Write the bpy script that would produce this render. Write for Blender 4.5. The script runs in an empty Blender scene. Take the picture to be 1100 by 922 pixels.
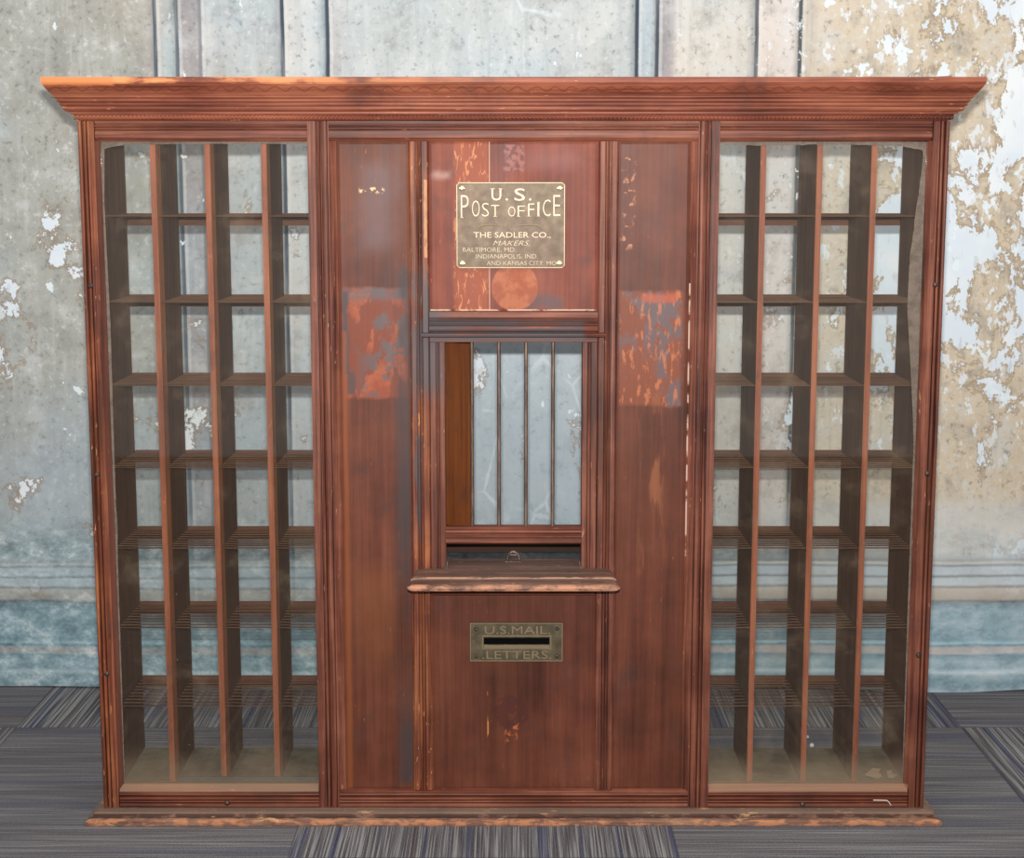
import bpy, math, random
from mathutils import Vector
random.seed(7)
S = bpy.context.scene
COL = S.collection
PI = math.pi

# ------------------------------------------------------------------ colour + node helpers
def lin(c):
    o = []
    for v in c:
        v = v / 255.0
        o.append(v / 12.92 if v <= 0.04045 else ((v + 0.055) / 1.055) ** 2.4)
    return (o[0], o[1], o[2], 1.0)

class NT:
    def __init__(s, name):
        s.m = bpy.data.materials.new(name); s.m.use_nodes = True
        s.t = s.m.node_tree; s.t.nodes.clear()
        s.out = s.n('ShaderNodeOutputMaterial')
        tc = s.n('ShaderNodeTexCoord'); s.co = tc.outputs['Object']
        sp = s.n('ShaderNodeSeparateXYZ'); s.t.links.new(s.co, sp.inputs[0])
        s.x, s.y, s.z = sp.outputs
    def n(s, k, **kw):
        nd = s.t.nodes.new(k)
        for a, b in kw.items(): setattr(nd, a, b)
        return nd
    def put(s, inp, v):
        if hasattr(v, 'is_output') or isinstance(v, bpy.types.NodeSocket): s.t.links.new(v, inp)
        else: inp.default_value = v
    def math(s, op, a, b=0.0, c=None, clamp=False):
        nd = s.n('ShaderNodeMath', operation=op); nd.use_clamp = clamp
        s.put(nd.inputs[0], a); s.put(nd.inputs[1], b)
        if c is not None: s.put(nd.inputs[2], c)
        return nd.outputs[0]
    def add(s, a, b): return s.math('ADD', a, b)
    def sub(s, a, b): return s.math('SUBTRACT', a, b)
    def mul(s, a, b): return s.math('MULTIPLY', a, b)
    def mx(s, a, b): return s.math('MAXIMUM', a, b)
    def vec(s, x, y, z):
        nd = s.n('ShaderNodeCombineXYZ')
        for i, v in enumerate((x, y, z)): s.put(nd.inputs[i], v)
        return nd.outputs[0]
    def scaled(s, sc, off=(0, 0, 0)):
        nd = s.n('ShaderNodeMapping'); s.t.links.new(s.co, nd.inputs[0])
        nd.inputs['Scale'].default_value = sc; nd.inputs['Location'].default_value = off
        return nd.outputs[0]
    def noise(s, sc, detail=4.0, rough=0.55, v=None, off=(0, 0, 0), dist=0.0):
        nd = s.n('ShaderNodeTexNoise')
        if isinstance(sc, tuple): v = s.scaled(sc, off); k = 1.0
        else:
            k = sc
            if v is None: v = s.scaled((1, 1, 1), off)
        s.t.links.new(v, nd.inputs['Vector'])
        nd.inputs['Scale'].default_value = k; nd.inputs['Detail'].default_value = detail
        nd.inputs['Roughness'].default_value = rough; nd.inputs['Distortion'].default_value = dist
        return nd.outputs[0]
    def step(s, v, a, b):          # smooth 0..1 between a and b (a may exceed b)
        nd = s.n('ShaderNodeMapRange', interpolation_type='SMOOTHSTEP')
        s.put(nd.inputs[0], v)
        if a < b: vals = (a, b, 0.0, 1.0)
        else: vals = (b, a, 1.0, 0.0)
        for i, q in enumerate(vals): nd.inputs[i + 1].default_value = q
        return nd.outputs[0]
    def ramp(s, v, stops, interp='LINEAR'):
        nd = s.n('ShaderNodeValToRGB'); r = nd.color_ramp; r.interpolation = interp
        while len(r.elements) > 1: r.elements.remove(r.elements[-1])
        r.elements[0].position = stops[0][0]; r.elements[0].color = lin(stops[0][1])
        for p, c in stops[1:]:
            e = r.elements.new(p); e.color = lin(c)
        s.put(nd.inputs[0], v)
        return nd.outputs[0]
    def mix(s, f, a, b, mode='MIX'):
        nd = s.n('ShaderNodeMix', data_type='RGBA', blend_type=mode)
        s.put(nd.inputs[0], f)
        for i, v in ((6, a), (7, b)):
            if isinstance(v, tuple): v = lin(v) if len(v) == 3 else v
            s.put(nd.inputs[i], v)
        return nd.outputs[2]
    def box(s, x0, x1, z0, z1, soft=0.006, warp=0.0, wsc=40.0):
        x, z = s.x, s.z
        if warp:
            w = s.mul(s.sub(s.noise(wsc, 3.0), 0.5), warp * 2)
            x = s.add(x, w); z = s.add(z, w)
        a = s.mul(s.step(x, x0 - soft, x0 + soft), s.step(x, x1 + soft, x1 - soft))
        b = s.mul(s.step(z, z0 - soft, z0 + soft), s.step(z, z1 + soft, z1 - soft))
        return s.mul(a, b)
    def bump(s, h, strength=0.3, dist=0.001):
        nd = s.n('ShaderNodeBump'); nd.inputs['Strength'].default_value = strength
        nd.inputs['Distance'].default_value = dist; s.put(nd.inputs['Height'], h)
        return nd.outputs[0]
    def bsdf(s, col, rough=0.5, metal=0.0, spec=0.5, normal=None, coat=0.0):
        b = s.n('ShaderNodeBsdfPrincipled')
        if isinstance(col, tuple): col = lin(col)
        s.put(b.inputs['Base Color'], col); s.put(b.inputs['Roughness'], rough)
        s.put(b.inputs['Metallic'], metal); b.inputs['Specular IOR Level'].default_value = spec
        b.inputs['Coat Weight'].default_value = coat
        if normal is not None: s.t.links.new(normal, b.inputs['Normal'])
        return b.outputs[0]
    def done(s, sh):
        s.t.links.new(sh, s.out.inputs[0]); return s.m

def wood(name, axis='z', dark=(70, 34, 28), mid=(118, 58, 47), light=(150, 80, 62), wearcol=(190, 120, 80),
         wear=0.5, rough=0.46, extra=None, spec=0.22, bumps=0.25, lo=.36, hi=.64, gw=(.42, .33, .25)):
    n = NT(name)
    sc = {'z': (210, 210, 5), 'x': (5, 210, 210), 'y': (210, 5, 210)}[axis]
    sc2 = {'z': (45, 45, 2.2), 'x': (2.2, 45, 45), 'y': (45, 2.2, 45)}[axis]
    g = n.noise(sc, 5.0, 0.65)
    g2 = n.noise(sc2, 4.0, 0.6, off=(3, 1, 2))
    bl = n.noise(7.0, 4.0, 0.6, off=(5, 5, 5))
    v = n.add(n.mul(g, gw[0]), n.add(n.mul(g2, gw[1]), n.mul(bl, gw[2])))
    c = n.ramp(v, [(lo, dark), (0.50, mid), (hi, light)])
    # browner, less red finish in broad patches
    c = n.mix(n.mul(n.step(n.noise(3.1, 3.0, 0.5, off=(9, 2, 4)), 0.45, 0.7), 0.45), c, n.mix(0.5, c, (104, 62, 38)))
    # real grime collected in the finish
    gr = n.mul(n.step(n.noise(14.0, 5.0, 0.65, off=(1, 7, 3)), 0.52, 0.72), 0.4)
    c = n.mix(gr, c, (66, 50, 46))
    # nicks and worn streaks showing lighter wood
    ws = {'z': (260, 260, 45), 'x': (45, 260, 260), 'y': (260, 45, 260)}[axis]
    w = n.mul(n.step(n.noise(ws, 3.0, 0.6, off=(2, 2, 8)), 0.70 - 0.05 * wear, 0.76 - 0.05 * wear),
              n.step(n.noise(9.0, 3.0, 0.6, off=(4, 4, 1)), 0.42, 0.62))
    c = n.mix(n.mul(w, min(1.0, 0.55 + wear * 0.3)), c, wearcol)
    if extra: c = extra(n, c, g, g2)
    h = n.add(n.mul(g, 0.6), n.mul(bl, 0.5))
    return n.done(n.bsdf(c, n.math('MULTIPLY_ADD', g2, 0.25, rough - 0.1), spec=spec, normal=n.bump(h, bumps, 0.0006)))

# ------------------------------------------------------------------ mesh builder
class MB:
    def __init__(s): s.v = []; s.f = []; s.mi = []; s.k = 0
    def face(s, idx): s.f.append(tuple(idx)); s.mi.append(s.k)
    def box(s, x0, x1, y0, y1, z0, z1, ch=0.0):
        if ch <= 0:
            b = len(s.v)
            s.v += [(x, y, z) for z in (z0, z1) for y in (y0, y1) for x in (x0, x1)]
            for q in ((0, 2, 3, 1), (4, 5, 7, 6), (0, 1, 5, 4), (2, 6, 7, 3), (0, 4, 6, 2), (1, 3, 7, 5)):
                s.face([b + i for i in q])
            return s
        # chamfered box
        X, Y, Z = (x0, x1), (y0, y1), (z0, z1)
        sg = (-1, 1); b = len(s.v); id_ = {}
        for i in (0, 1):
            for j in (0, 1):
                for k in (0, 1):
                    P = (X[i], Y[j], Z[k]); I = (-sg[i] * ch, -sg[j] * ch, -sg[k] * ch)
                    for a in range(3):
                        q = [P[t] + (I[t] if t != a else 0) for t in range(3)]
                        id_[(i, j, k, a)] = len(s.v); s.v.append(tuple(q))
        def V(i, j, k, a): return id_[(i, j, k, a)]
        for i in (0, 1):
            q = [V(i, 0, 0, 0), V(i, 1, 0, 0), V(i, 1, 1, 0), V(i, 0, 1, 0)]; s.face(q if i else q[::-1])
            q = [V(0, i, 0, 1), V(1, i, 0, 1), V(1, i, 1, 1), V(0, i, 1, 1)]; s.face(q[::-1] if i else q)
            q = [V(0, 0, i, 2), V(1, 0, i, 2), V(1, 1, i, 2), V(0, 1, i, 2)]; s.face(q if i else q[::-1])
        for i in (0, 1):
            for j in (0, 1):
                q = [V(i, j, 0, 0), V(i, j, 1, 0), V(i, j, 1, 1), V(i, j, 0, 1)]; s.face(q if (i ^ j) else q[::-1])
                q = [V(i, 0, j, 0), V(i, 1, j, 0), V(i, 1, j, 2), V(i, 0, j, 2)]; s.face(q if not (i ^ j) else q[::-1])
                q = [V(0, i, j, 1), V(1, i, j, 1), V(1, i, j, 2), V(0, i, j, 2)]; s.face(q if (i ^ j) else q[::-1])
                for k in (0, 1):
                    q = [V(i, j, k, 0), V(i, j, k, 1), V(i, j, k, 2)]; s.face(q if (i ^ j ^ k) else q[::-1])
        return s
    def loft(s, rings, cap=True, closed=True):
        b = len(s.v); n = len(rings[0])
        for r in rings: s.v += [tuple(p) for p in r]
        for a in range(len(rings) - 1):
            for i in range(n if closed else n - 1):
                j = (i + 1) % n
                s.face((b + a * n + i, b + a * n + j, b + (a + 1) * n + j, b + (a + 1) * n + i))
        if cap and closed:
            s.face([b + i for i in range(n)][::-1]); s.face([b + (len(rings) - 1) * n + i for i in range(n)])
        return s
    def tube(s, pts, r, seg=10):
        rings = []; pts = [Vector(p) for p in pts]
        for i, p in enumerate(pts):
            d = (pts[min(i + 1, len(pts) - 1)] - pts[max(i - 1, 0)]).normalized()
            a = Vector((0, 0, 1)) if abs(d.z) < 0.9 else Vector((1, 0, 0))
            u = d.cross(a).normalized(); w = d.cross(u).normalized()
            rr = r[i] if isinstance(r, (list, tuple)) else r
            rings.append([p + u * rr * math.cos(2 * PI * k / seg) + w * rr * math.sin(2 * PI * k / seg) for k in range(seg)])
        return s.loft(rings)
    def dome(s, c, r, h, seg=16, axis=-1, rings=4):   # button head pointing to -Y
        rr = []
        x, y, z = c
        for i in range(rings + 1):
            a = PI / 2 * i / rings
            q = max(r * math.cos(a), r * 0.02); yy = y + axis * h * math.sin(a)
            rr.append([(x + q * math.cos(2 * PI * k / seg), yy, z + q * math.sin(2 * PI * k / seg)) for k in range(seg)])
        return s.loft(rr)
    def make(s, name, mats, parent=None, smooth=False, angle=35):
        me = bpy.data.meshes.new(name); me.from_pydata(s.v, [], s.f)
        if not isinstance(mats, (list, tuple)): mats = [mats]
        for m in mats: me.materials.append(m)
        for p, k in zip(me.polygons, s.mi): p.material_index = k; p.use_smooth = smooth
        me.validate(); me.update()
        import bmesh
        bm = bmesh.new(); bm.from_mesh(me); bmesh.ops.recalc_face_normals(bm, faces=bm.faces); bm.to_mesh(me); bm.free()
        if smooth:
            try: me.set_sharp_from_angle(angle=math.radians(angle))
            except Exception: pass
        o = bpy.data.objects.new(name, me); COL.objects.link(o)
        if parent: o.parent = parent
        return o

def profile(spec, back=0.018, y=0.0):
    """spec: list of ('f',w,depth) flat, ('b',w,height) half-round bead, ('g',w,depth) groove, ('s',w,y0,y1) bevel."""
    u = 0.0; pts = []
    for q in spec:
        if q[0] == 'f': pts += [(u, y + q[2]), (u + q[1], y + q[2])]
        elif q[0] == 'b':
            for i in range(7):
                a = PI * i / 6; pts.append((u + q[1] * (1 - math.cos(a)) / 2, y + 0.0015 - q[2] * math.sin(a)))
        elif q[0] == 'g': pts += [(u + q[1] * .15, y + q[2]), (u + q[1] * .85, y + q[2])]
        elif q[0] == 's': pts += [(u, y + q[2]), (u + q[1], y + q[3])]
        u += q[1]
    pts += [(u, y + back), (0, y + back)]
    out = []
    for p in pts:
        if not out or (abs(p[0] - out[-1][0]) + abs(p[1] - out[-1][1])) > 1e-6: out.append(p)
    return out

def vmould(mb, spec, x0, z0, z1, dirn=1, back=0.018, cut=0.0):   # vertical piece, profile runs in X
    pr = profile(spec, back)
    mb.loft([[(x0 + dirn * u, y, z0) for u, y in pr], [(x0 + dirn * u, y, z1) for u, y in pr]])
def hmould(mb, spec, z0, xa, xb, dirn=-1, back=0.018):            # horizontal piece, profile runs in Z
    pr = profile(spec, back)
    mb.loft([[(xa, y, z0 + dirn * u) for u, y in pr], [(xb, y, z0 + dirn * u) for u, y in pr]])
def wrap(mb, prof, hx, yb):     # mitred moulding round front and both ends; prof = closed list (p, z)
    L = [[(-(hx + p), yb, z) for p, z in prof], [(-(hx + p), -p, z) for p, z in prof],
         [(hx + p, -p, z) for p, z in prof], [(hx + p, yb, z) for p, z in prof]]
    mb.loft(L)

def tag(o, label=None, cat=None, group=None, kind=None):
    for k, v in (('label', label), ('category', cat), ('group', group), ('kind', kind)):
        if v: o[k] = v
    return o

# ------------------------------------------------------------------ materials
def soot(n, c, g, g2):
    # grey handling grime round the wicket's left side and hood
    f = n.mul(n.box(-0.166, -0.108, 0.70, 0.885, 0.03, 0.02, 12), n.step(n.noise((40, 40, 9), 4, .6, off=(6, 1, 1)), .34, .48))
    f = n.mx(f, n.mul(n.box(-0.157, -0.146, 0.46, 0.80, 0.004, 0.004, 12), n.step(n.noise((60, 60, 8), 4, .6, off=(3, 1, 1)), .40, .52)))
    dust = n.mul(n.mul(n.step(n.z, .0475, .0490), n.step(n.z, .0600, .0590)), n.step(n.math('ABSOLUTE', n.x), .318, .3185))
    c = n.mix(n.mul(dust, n.mul(n.step(n.math('ABSOLUTE', n.x), .643, .6425), .55)), c, (158, 128, 102))
    ed = n.mul(n.box(.2736, .2758, .44, .875, .0006, .0), n.step(n.noise((20, 20, 30), 3, .6), .40, .52))
    c = n.mix(n.mul(ed, .85), c, (206, 178, 160))
    e2 = n.mul(n.box(-.1385, -.1335, .915, 1.035, .0008, .003, 20), n.step(n.noise((60, 60, 18), 3, .6), .36, .5))
    c = n.mix(n.mul(e2, .7), c, (204, 142, 96))
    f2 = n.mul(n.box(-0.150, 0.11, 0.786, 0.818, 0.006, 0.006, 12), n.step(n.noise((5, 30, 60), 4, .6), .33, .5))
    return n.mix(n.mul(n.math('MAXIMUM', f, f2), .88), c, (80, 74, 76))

M = {}
M['stile'] = wood('varnished mahogany upright', 'z', (58, 31, 25), (104, 57, 44), (144, 89, 68), (196, 140, 104), extra=soot, wear=1.0, lo=.41, hi=.60)
M['stile_worn'] = wood('worn orange mahogany upright', 'z', (62, 30, 22), (114, 60, 42), (168, 102, 64), (212, 156, 102), wear=1.3, extra=soot, lo=.41, hi=.60)
M['rail'] = wood('varnished mahogany rail', 'x', (62, 33, 26), (110, 59, 44), (148, 90, 68), extra=soot, wear=.9, lo=.40, hi=.61)

def corn_extra(n, c, g, g2):
    # pressed running scroll in the crown face
    ph = n.add(n.mul(n.x, 225.0), n.mul(n.sub(n.noise(18, 2, .5), .5), 4))
    w = n.mul(n.math('SINE', ph), 0.0032)
    d = n.math('ABSOLUTE', n.sub(n.sub(n.z, 1.1695), w))
    d2 = n.math('ABSOLUTE', n.add(n.sub(n.z, 1.1695), n.mul(w, .6)))
    f = n.step(d, 0.0012, 0.0004)
    c = n.mix(n.mul(f, .55), c, (84, 38, 26))
    # bare yellowish wood rubbed along the top edge, mostly at the left end
    e = n.mul(n.step(n.z, 1.1755, 1.178), n.step(n.noise((9, 60, 30), 4, .6), .42, .56))
    e = n.mul(e, n.step(n.x, 0.05, -0.55))
    c = n.mix(n.mul(e, .95), c, (226, 150, 96))
    e2 = n.mul(n.box(-.72, -.60, 1.1755, 1.19, .004, .004, 30), 0.9)
    return n.mix(e2, c, (218, 132, 82))
M['cornice'] = wood('orange mahogany crown', 'x', (82, 40, 29), (128, 68, 50), (162, 96, 70), (214, 150, 104), wear=.9, extra=corn_extra, lo=.40, hi=.61)
def base_extra(n, c, g, g2):
    nz = n.noise((26, 70, 70), 5, .68, off=(3, 3, 3))
    c = n.mix(n.mul(n.step(n.y, -.0170, -.0150), .55), c, (128, 112, 98))
    c = n.mix(n.mul(n.mul(n.step(n.y, -.0225, -.0205), n.step(n.y, -.0160, -.0175)), n.mul(n.step(nz, .36, .5), .8)), c, (58, 40, 34))
    c = n.mix(n.mul(n.step(n.y, -.0225, -.0245), n.mul(n.step(nz, .46, .58), .75)), c, (196, 132, 92))
    return n.mix(n.mul(n.step(n.noise((14, 50, 50), 5, .7, off=(9, 3, 3)), .60, .68), .7), c, (214, 166, 120))
M['base'] = wood('scuffed dusty mahogany base', 'x', (76, 48, 40), (122, 88, 74), (156, 122, 100), (200, 140, 96), wear=1.6, rough=.62, extra=base_extra)
def ledge_extra(n, c, g, g2):
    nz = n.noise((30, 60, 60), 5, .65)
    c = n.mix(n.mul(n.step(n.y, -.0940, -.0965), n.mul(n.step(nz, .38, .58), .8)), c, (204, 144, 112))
    c = n.mix(n.mul(n.mul(n.step(n.y, -.0640, -.0630), n.step(n.y, -.0590, -.0605)), n.mul(n.step(nz, .40, .5), .6)), c, (200, 156, 126))
    return n.mix(n.mul(n.step(n.noise((9, 22, 9), 4, .6, dist=1.5), .50, .62), .35), c, (96, 66, 56))
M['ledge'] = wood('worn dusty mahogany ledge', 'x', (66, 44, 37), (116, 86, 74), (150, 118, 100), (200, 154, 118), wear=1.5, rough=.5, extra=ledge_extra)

def pl_left(n, c, g, g2):
    st = n.noise((24, 24, 10), 5, .6, off=(1, 3, 9))
    patch = n.box(-0.266, -0.166, 0.695, 0.868, .004, .004, 30)
    oc = n.mix(n.step(n.noise(34, 4, .6), .4, .62), (146, 72, 50), (176, 96, 62))
    c = n.mix(n.mul(patch, .55), c, (140, 72, 52))
    org = n.mul(patch, n.step(st, .49, .53)); c = n.mix(n.mul(org, .55), c, oc)
    gy = n.mul(patch, n.mul(n.step(n.noise(26, 5, .65, off=(7, 7, 2)), .50, .56), n.step(n.x, -.262, -.21)))
    c = n.mix(n.mul(gy, .85), c, (92, 84, 84))
    c = n.mix(n.mul(n.box(-.268, -.170, .848, .866, .004, .006, 25), .55), c, (96, 84, 84))
    c = n.mix(n.mul(n.box(-.267, -.259, .73, .862, .0025, .006, 50), .85), c, (70, 66, 68))
    c = n.mix(n.mul(n.box(-.262, -.250, .70, .735, .003, .004, 50), .7), c, (70, 66, 68))
    sm = n.mul(n.box(-.186, -.160, .06, .90, .010, .008, 9), n.step(n.noise((20, 20, 5), 4, .6, off=(2, 2, 2)), .30, .55))
    c = n.mix(n.mul(sm, .78), c, (64, 58, 58))
    c = n.mix(n.mul(n.box(-.270, -.262, .05, .80, .003, .002, 20), .45), c, (150, 82, 44))
    c = n.mix(n.mul(n.box(-.25, -.19, .26, .42, .035, .03, 10), .45), c, (128, 76, 44))
    c = n.mix(n.mul(n.box(-.235, -.19, .93, 1.06, .02, .02, 16), .45), c, (112, 96, 98))
    c = n.mix(n.mul(n.box(-.238, -.200, 1.015, 1.022, .003, .006, 60), n.step(n.noise(110, 3, .6), .50, .58)), c, (226, 190, 140))
    return c
def pl_right(n, c, g, g2):
    patch = n.box(0.166, 0.263, 0.682, 0.862, .004, .004, 30)
    c = n.mix(n.mul(patch, .5), c, (142, 78, 54))
    up = n.step(n.z, .74, .80)
    gy = n.mul(n.mul(patch, n.mx(up, n.step(n.x, .215, .235))), n.step(n.noise((28, 28, 20), 5, .65, off=(3, 8, 2)), .46, .54))
    c = n.mix(n.mul(gy, .85), c, (96, 84, 86))
    st = n.mul(patch, n.step(n.noise((120, 120, 40), 5, .66, off=(5, 1, 7)), .54, .62))
    c = n.mix(n.mul(st, .7), c, (182, 108, 70))
    c = n.mix(n.mul(n.box(.20, .255, .845, .858, .003, .003, 30), .6), c, (176, 84, 54))
    c = n.mix(n.mul(n.box(.20, .235, .40, .70, .012, .018, 8), n.mul(n.step(n.noise((50, 50, 7), 4, .6), .48, .6), .55)), c, (150, 92, 62))
    c = n.mix(n.mul(n.box(.170, .186, .93, 1.07, .006, .006, 30), n.mul(n.step(n.noise(90, 3, .6), .55, .62), .8)), c, (196, 134, 96))
    return c
def pc_up(n, c, g, g2):
    sc = n.mul(n.box(-.092, -.040, .82, 1.10, .003, .002, 30), 1.0)
    c = n.mix(n.mul(sc, .42), c, (164, 88, 58))
    c = n.mix(n.mul(n.mul(sc, n.step(n.noise((150, 150, 34), 3, .6, dist=1.2), .56, .64)), .7), c, (206, 138, 96))
    d = n.math('SQRT', n.add(n.math('POWER', n.sub(n.x, .002), 2.0), n.math('POWER', n.sub(n.z, .869), 2.0)))
    dd = n.add(d, n.mul(n.sub(n.noise(40, 3, .6), .5), .004))
    c = n.mix(n.mul(n.box(.022, .075, .829, .852, .012, .03, 16), .75), c, (86, 76, 78))
    c = n.mix(n.mul(n.step(dd, .038, .035), .55), c, n.mix(n.step(n.noise(60, 4, .6), .4, .62), (164, 88, 56), (192, 116, 78)))
    st = n.box(-.016, .017, 1.048, 1.088, .002, .006, 30)
    c = n.mix(n.mul(st, .75), c, n.mix(n.step(n.noise(120, 3, .6), .42, .6), (104, 64, 62), (150, 100, 92)))
    c = n.mix(n.mul(n.step(n.math('ABSOLUTE', n.add(n.x, .0375)), .0009, .0004), .85), c, (196, 160, 136))
    c = n.mix(n.mul(n.box(-.125, -.098, 1.038, 1.047, .006, .006, 40), .45), c, (190, 160, 150))
    bl_ = n.mul(n.box(-.13, .13, .8318, .8345, .0006, .0), n.step(n.noise((40, 40, 40), 3, .6), .42, .52))
    c = n.mix(n.mul(bl_, .8), c, (214, 180, 158))
    c = n.mix(n.mul(n.box(.02, .10, 1.055, 1.075, .02, .01, 20), .25), c, (160, 120, 120))
    return c
def pc_low(n, c, g, g2):
    d = n.math('SQRT', n.add(n.math('POWER', n.add(n.x, .004), 2.0), n.math('POWER', n.sub(n.z, .182), 2.0)))
    dd = n.add(d, n.mul(n.sub(n.noise(55, 3, .6), .5), .016))
    c = n.mix(n.mul(n.step(dd, .031, .027), n.mul(n.step(n.noise(70, 4, .6), .40, .5), .7)), c, (74, 40, 36))
    lines = n.mul(n.step(n.math('ABSOLUTE', n.add(n.x, .0415)), .0016, .0006), n.step(n.noise((60, 60, 25), 3, .6), .50, .6))
    c = n.mix(n.mul(n.mul(lines, n.box(-.06, -.02, .08, .22, .004)), .85), c, (206, 130, 66))
    l2 = n.mul(n.box(-.012, .006, .13, .16, .003, .01, 40), n.step(n.noise(90, 3, .6), .52, .6))
    return n.mix(n.mul(l2, .7), c, (190, 104, 60))
PN = dict(dark=(64, 35, 27), mid=(94, 51, 38), light=(116, 66, 49), wear=.15, rough=.42, bumps=.10, gw=(.24, .28, .48), spec=.16)
M['panel_left'] = wood('stained mahogany panel left', 'z', extra=pl_left, **PN)
M['panel_right'] = wood('stained mahogany panel right', 'z', extra=pl_right, **PN)
M['panel_up'] = wood('red mahogany panel above wicket', 'z', extra=pc_up, dark=(90, 44, 34), mid=(120, 62, 48), light=(140, 80, 62), wear=.3, bumps=.12, gw=(.24, .28, .48), spec=.14)
M['panel_low'] = wood('dark mahogany panel under ledge', 'z', extra=pc_low, **PN)
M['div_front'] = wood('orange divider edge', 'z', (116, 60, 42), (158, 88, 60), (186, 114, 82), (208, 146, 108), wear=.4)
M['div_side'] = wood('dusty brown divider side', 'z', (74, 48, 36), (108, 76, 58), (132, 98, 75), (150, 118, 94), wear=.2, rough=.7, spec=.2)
M['div_strip'] = wood('orange brown divider strip', 'z', (160, 94, 58), (196, 122, 78), (214, 144, 96), (204, 150, 106), wear=.2, rough=.6)
M['slat'] = wood('dusty slat', 'x', (64, 42, 32), (102, 72, 54), (138, 104, 78), (160, 126, 96), wear=.3, rough=.7)
M['back_rail'] = wood('brown rear rail', 'x', (74, 44, 32), (108, 68, 50), (128, 84, 62), (140, 96, 70), wear=.2, rough=.65)
M['side'] = wood('plain mahogany board', 'z', (60, 32, 26), (92, 52, 42), (112, 66, 52), wear=.2, rough=.55)
M['door'] = wood('amber varnished shutter', 'z', (88, 44, 18), (120, 64, 28), (144, 82, 38), (160, 96, 44), wear=.1, rough=.4)
M['dark'] = wood('dark brown board', 'x', (34, 26, 24), (50, 38, 34), (62, 48, 42), wear=0, rough=.8)  # near-black brown for the desk rail and head rail

n = NT('dusty cubby floor')
c = n.mix(n.step(n.noise(25, 5, .6), .35, .65), (98, 90, 76), (130, 120, 100))
c = n.mix(n.mul(n.step(n.noise((8, 120, 120), 4, .6), .5, .7), .3), c, (96, 78, 62))
M['floorboard'] = n.done(n.bsdf(c, .85, spec=.15))

n = NT('old brass plate')
c = n.mix(n.step(n.noise(40, 5, .65), .35, .7), (80, 64, 46), (95, 79, 58))
c = n.mix(n.mul(n.step(n.noise(9, 3, .5, off=(3, 3, 3)), .45, .7), .4), c, (88, 62, 50))
M['brass'] = n.done(n.bsdf(c, n.math('MULTIPLY_ADD', n.noise(70, 4, .6), .20, .40), metal=.35, normal=n.bump(n.noise(90, 3, .6), .1, .0005)))
n = NT('polished raised brass lettering')
M['brass_hi'] = n.done(n.bsdf((148, 131, 106), .42, metal=.3))
n = NT('brass rim')
M['brass_rim'] = n.done(n.bsdf((134, 115, 88), .42, metal=.4))
n = NT('dull bronze plate')
c = n.mix(n.step(n.noise(60, 5, .65), .35, .7), (82, 72, 54), (110, 98, 76))
M['bronze'] = n.done(n.bsdf(c, .42, metal=.6, normal=n.bump(n.noise(160, 3, .6), .2, .0005)))
n = NT('bronze raised rim')
M['bronze_hi'] = n.done(n.bsdf((140, 122, 96), .38, metal=.5))
n = NT('bright brass tack')
M['tack'] = n.done(n.bsdf((226, 212, 160), .25, metal=.7))
n = NT('dark iron')
c = n.mix(n.step(n.noise(200, 4, .6), .4, .6), (58, 46, 42), (96, 74, 62))
M['iron'] = n.done(n.bsdf(c, .45, metal=.5))
n = NT('rusty brown iron bar')
c = n.mix(n.step(n.noise((200, 200, 30), 4, .6), .38, .62), (84, 66, 56), (122, 102, 88))
M['bar'] = n.done(n.bsdf(c, .45, metal=.5))
n = NT('black slot void')
M['shade_plate'] = n.done(n.bsdf((10, 10, 10), .9, spec=.05))
n = NT('grey dusty lath')
M['lath'] = n.done(n.bsdf(n.mix(n.noise((8, 200, 200), 4, .6), (50, 56, 58), (78, 82, 80)), .7))
n = NT('torn card')
M['card'] = n.done(n.bsdf(n.mix(n.noise(90, 4, .6), (180, 150, 118), (208, 182, 150)), .85))
n = NT('white crumb')
M['crumb'] = n.done(n.bsdf((236, 232, 224), .8))
n = NT('white paint')
M['white'] = n.done(n.bsdf((226, 222, 218), .5))

def glass(name, seed, dustlow):
    n = NT(name)
    tr = n.n('ShaderNodeBsdfTransparent'); tr.inputs[0].default_value = (.965, .975, .97, 1)
    gl = n.n('ShaderNodeBsdfGlossy'); gl.inputs['Roughness'].default_value = 0.015
    fr = n.n('ShaderNodeFresnel'); fr.inputs[0].default_value = 1.45
    m1 = n.n('ShaderNodeMixShader'); n.put(m1.inputs[0], fr.outputs[0])
    n.t.links.new(tr.outputs[0], m1.inputs[1]); n.t.links.new(gl.outputs[0], m1.inputs[2])
    df = n.n('ShaderNodeBsdfDiffuse'); df.inputs[0].default_value = lin((192, 168, 140))
    m2 = n.n('ShaderNodeMixShader')
    d = n.add(.012, n.mul(n.step(n.noise(11, 5, .7, off=seed), .50, .80), .08))
    d = n.add(d, n.mul(n.step(n.noise((150, 150, 150), 2, .6, off=seed), .74, .78), .18))
    low = n.step(n.add(n.z, n.mul(n.sub(n.noise(8, 4, .6), .5), .08)), .125, .050)      # settled dust along the bottom of the pane
    d = n.add(d, n.mul(low, dustlow))
    n.put(m2.inputs[0], d)
    n.t.links.new(m1.outputs[0], m2.inputs[1]); n.t.links.new(df.outputs[0], m2.inputs[2])
    return n.done(m2.outputs[0])
M['glass_l'] = glass('dusty glass left', (1, 2, 3), .13)
M['glass_r'] = glass('dusty glass right', (7, 2, 5), .19)
n = NT('dried putty smear')
tr = n.n('ShaderNodeBsdfTransparent'); m = n.n('ShaderNodeMixShader')
df = n.bsdf(n.mix(n.noise(60, 5, .6), (104, 90, 80), (142, 128, 115)), .8, spec=.2)
n.put(m.inputs[0], n.math('MULTIPLY_ADD', n.step(n.noise(70, 4, .7), .35, .6), .35, .5))
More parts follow.
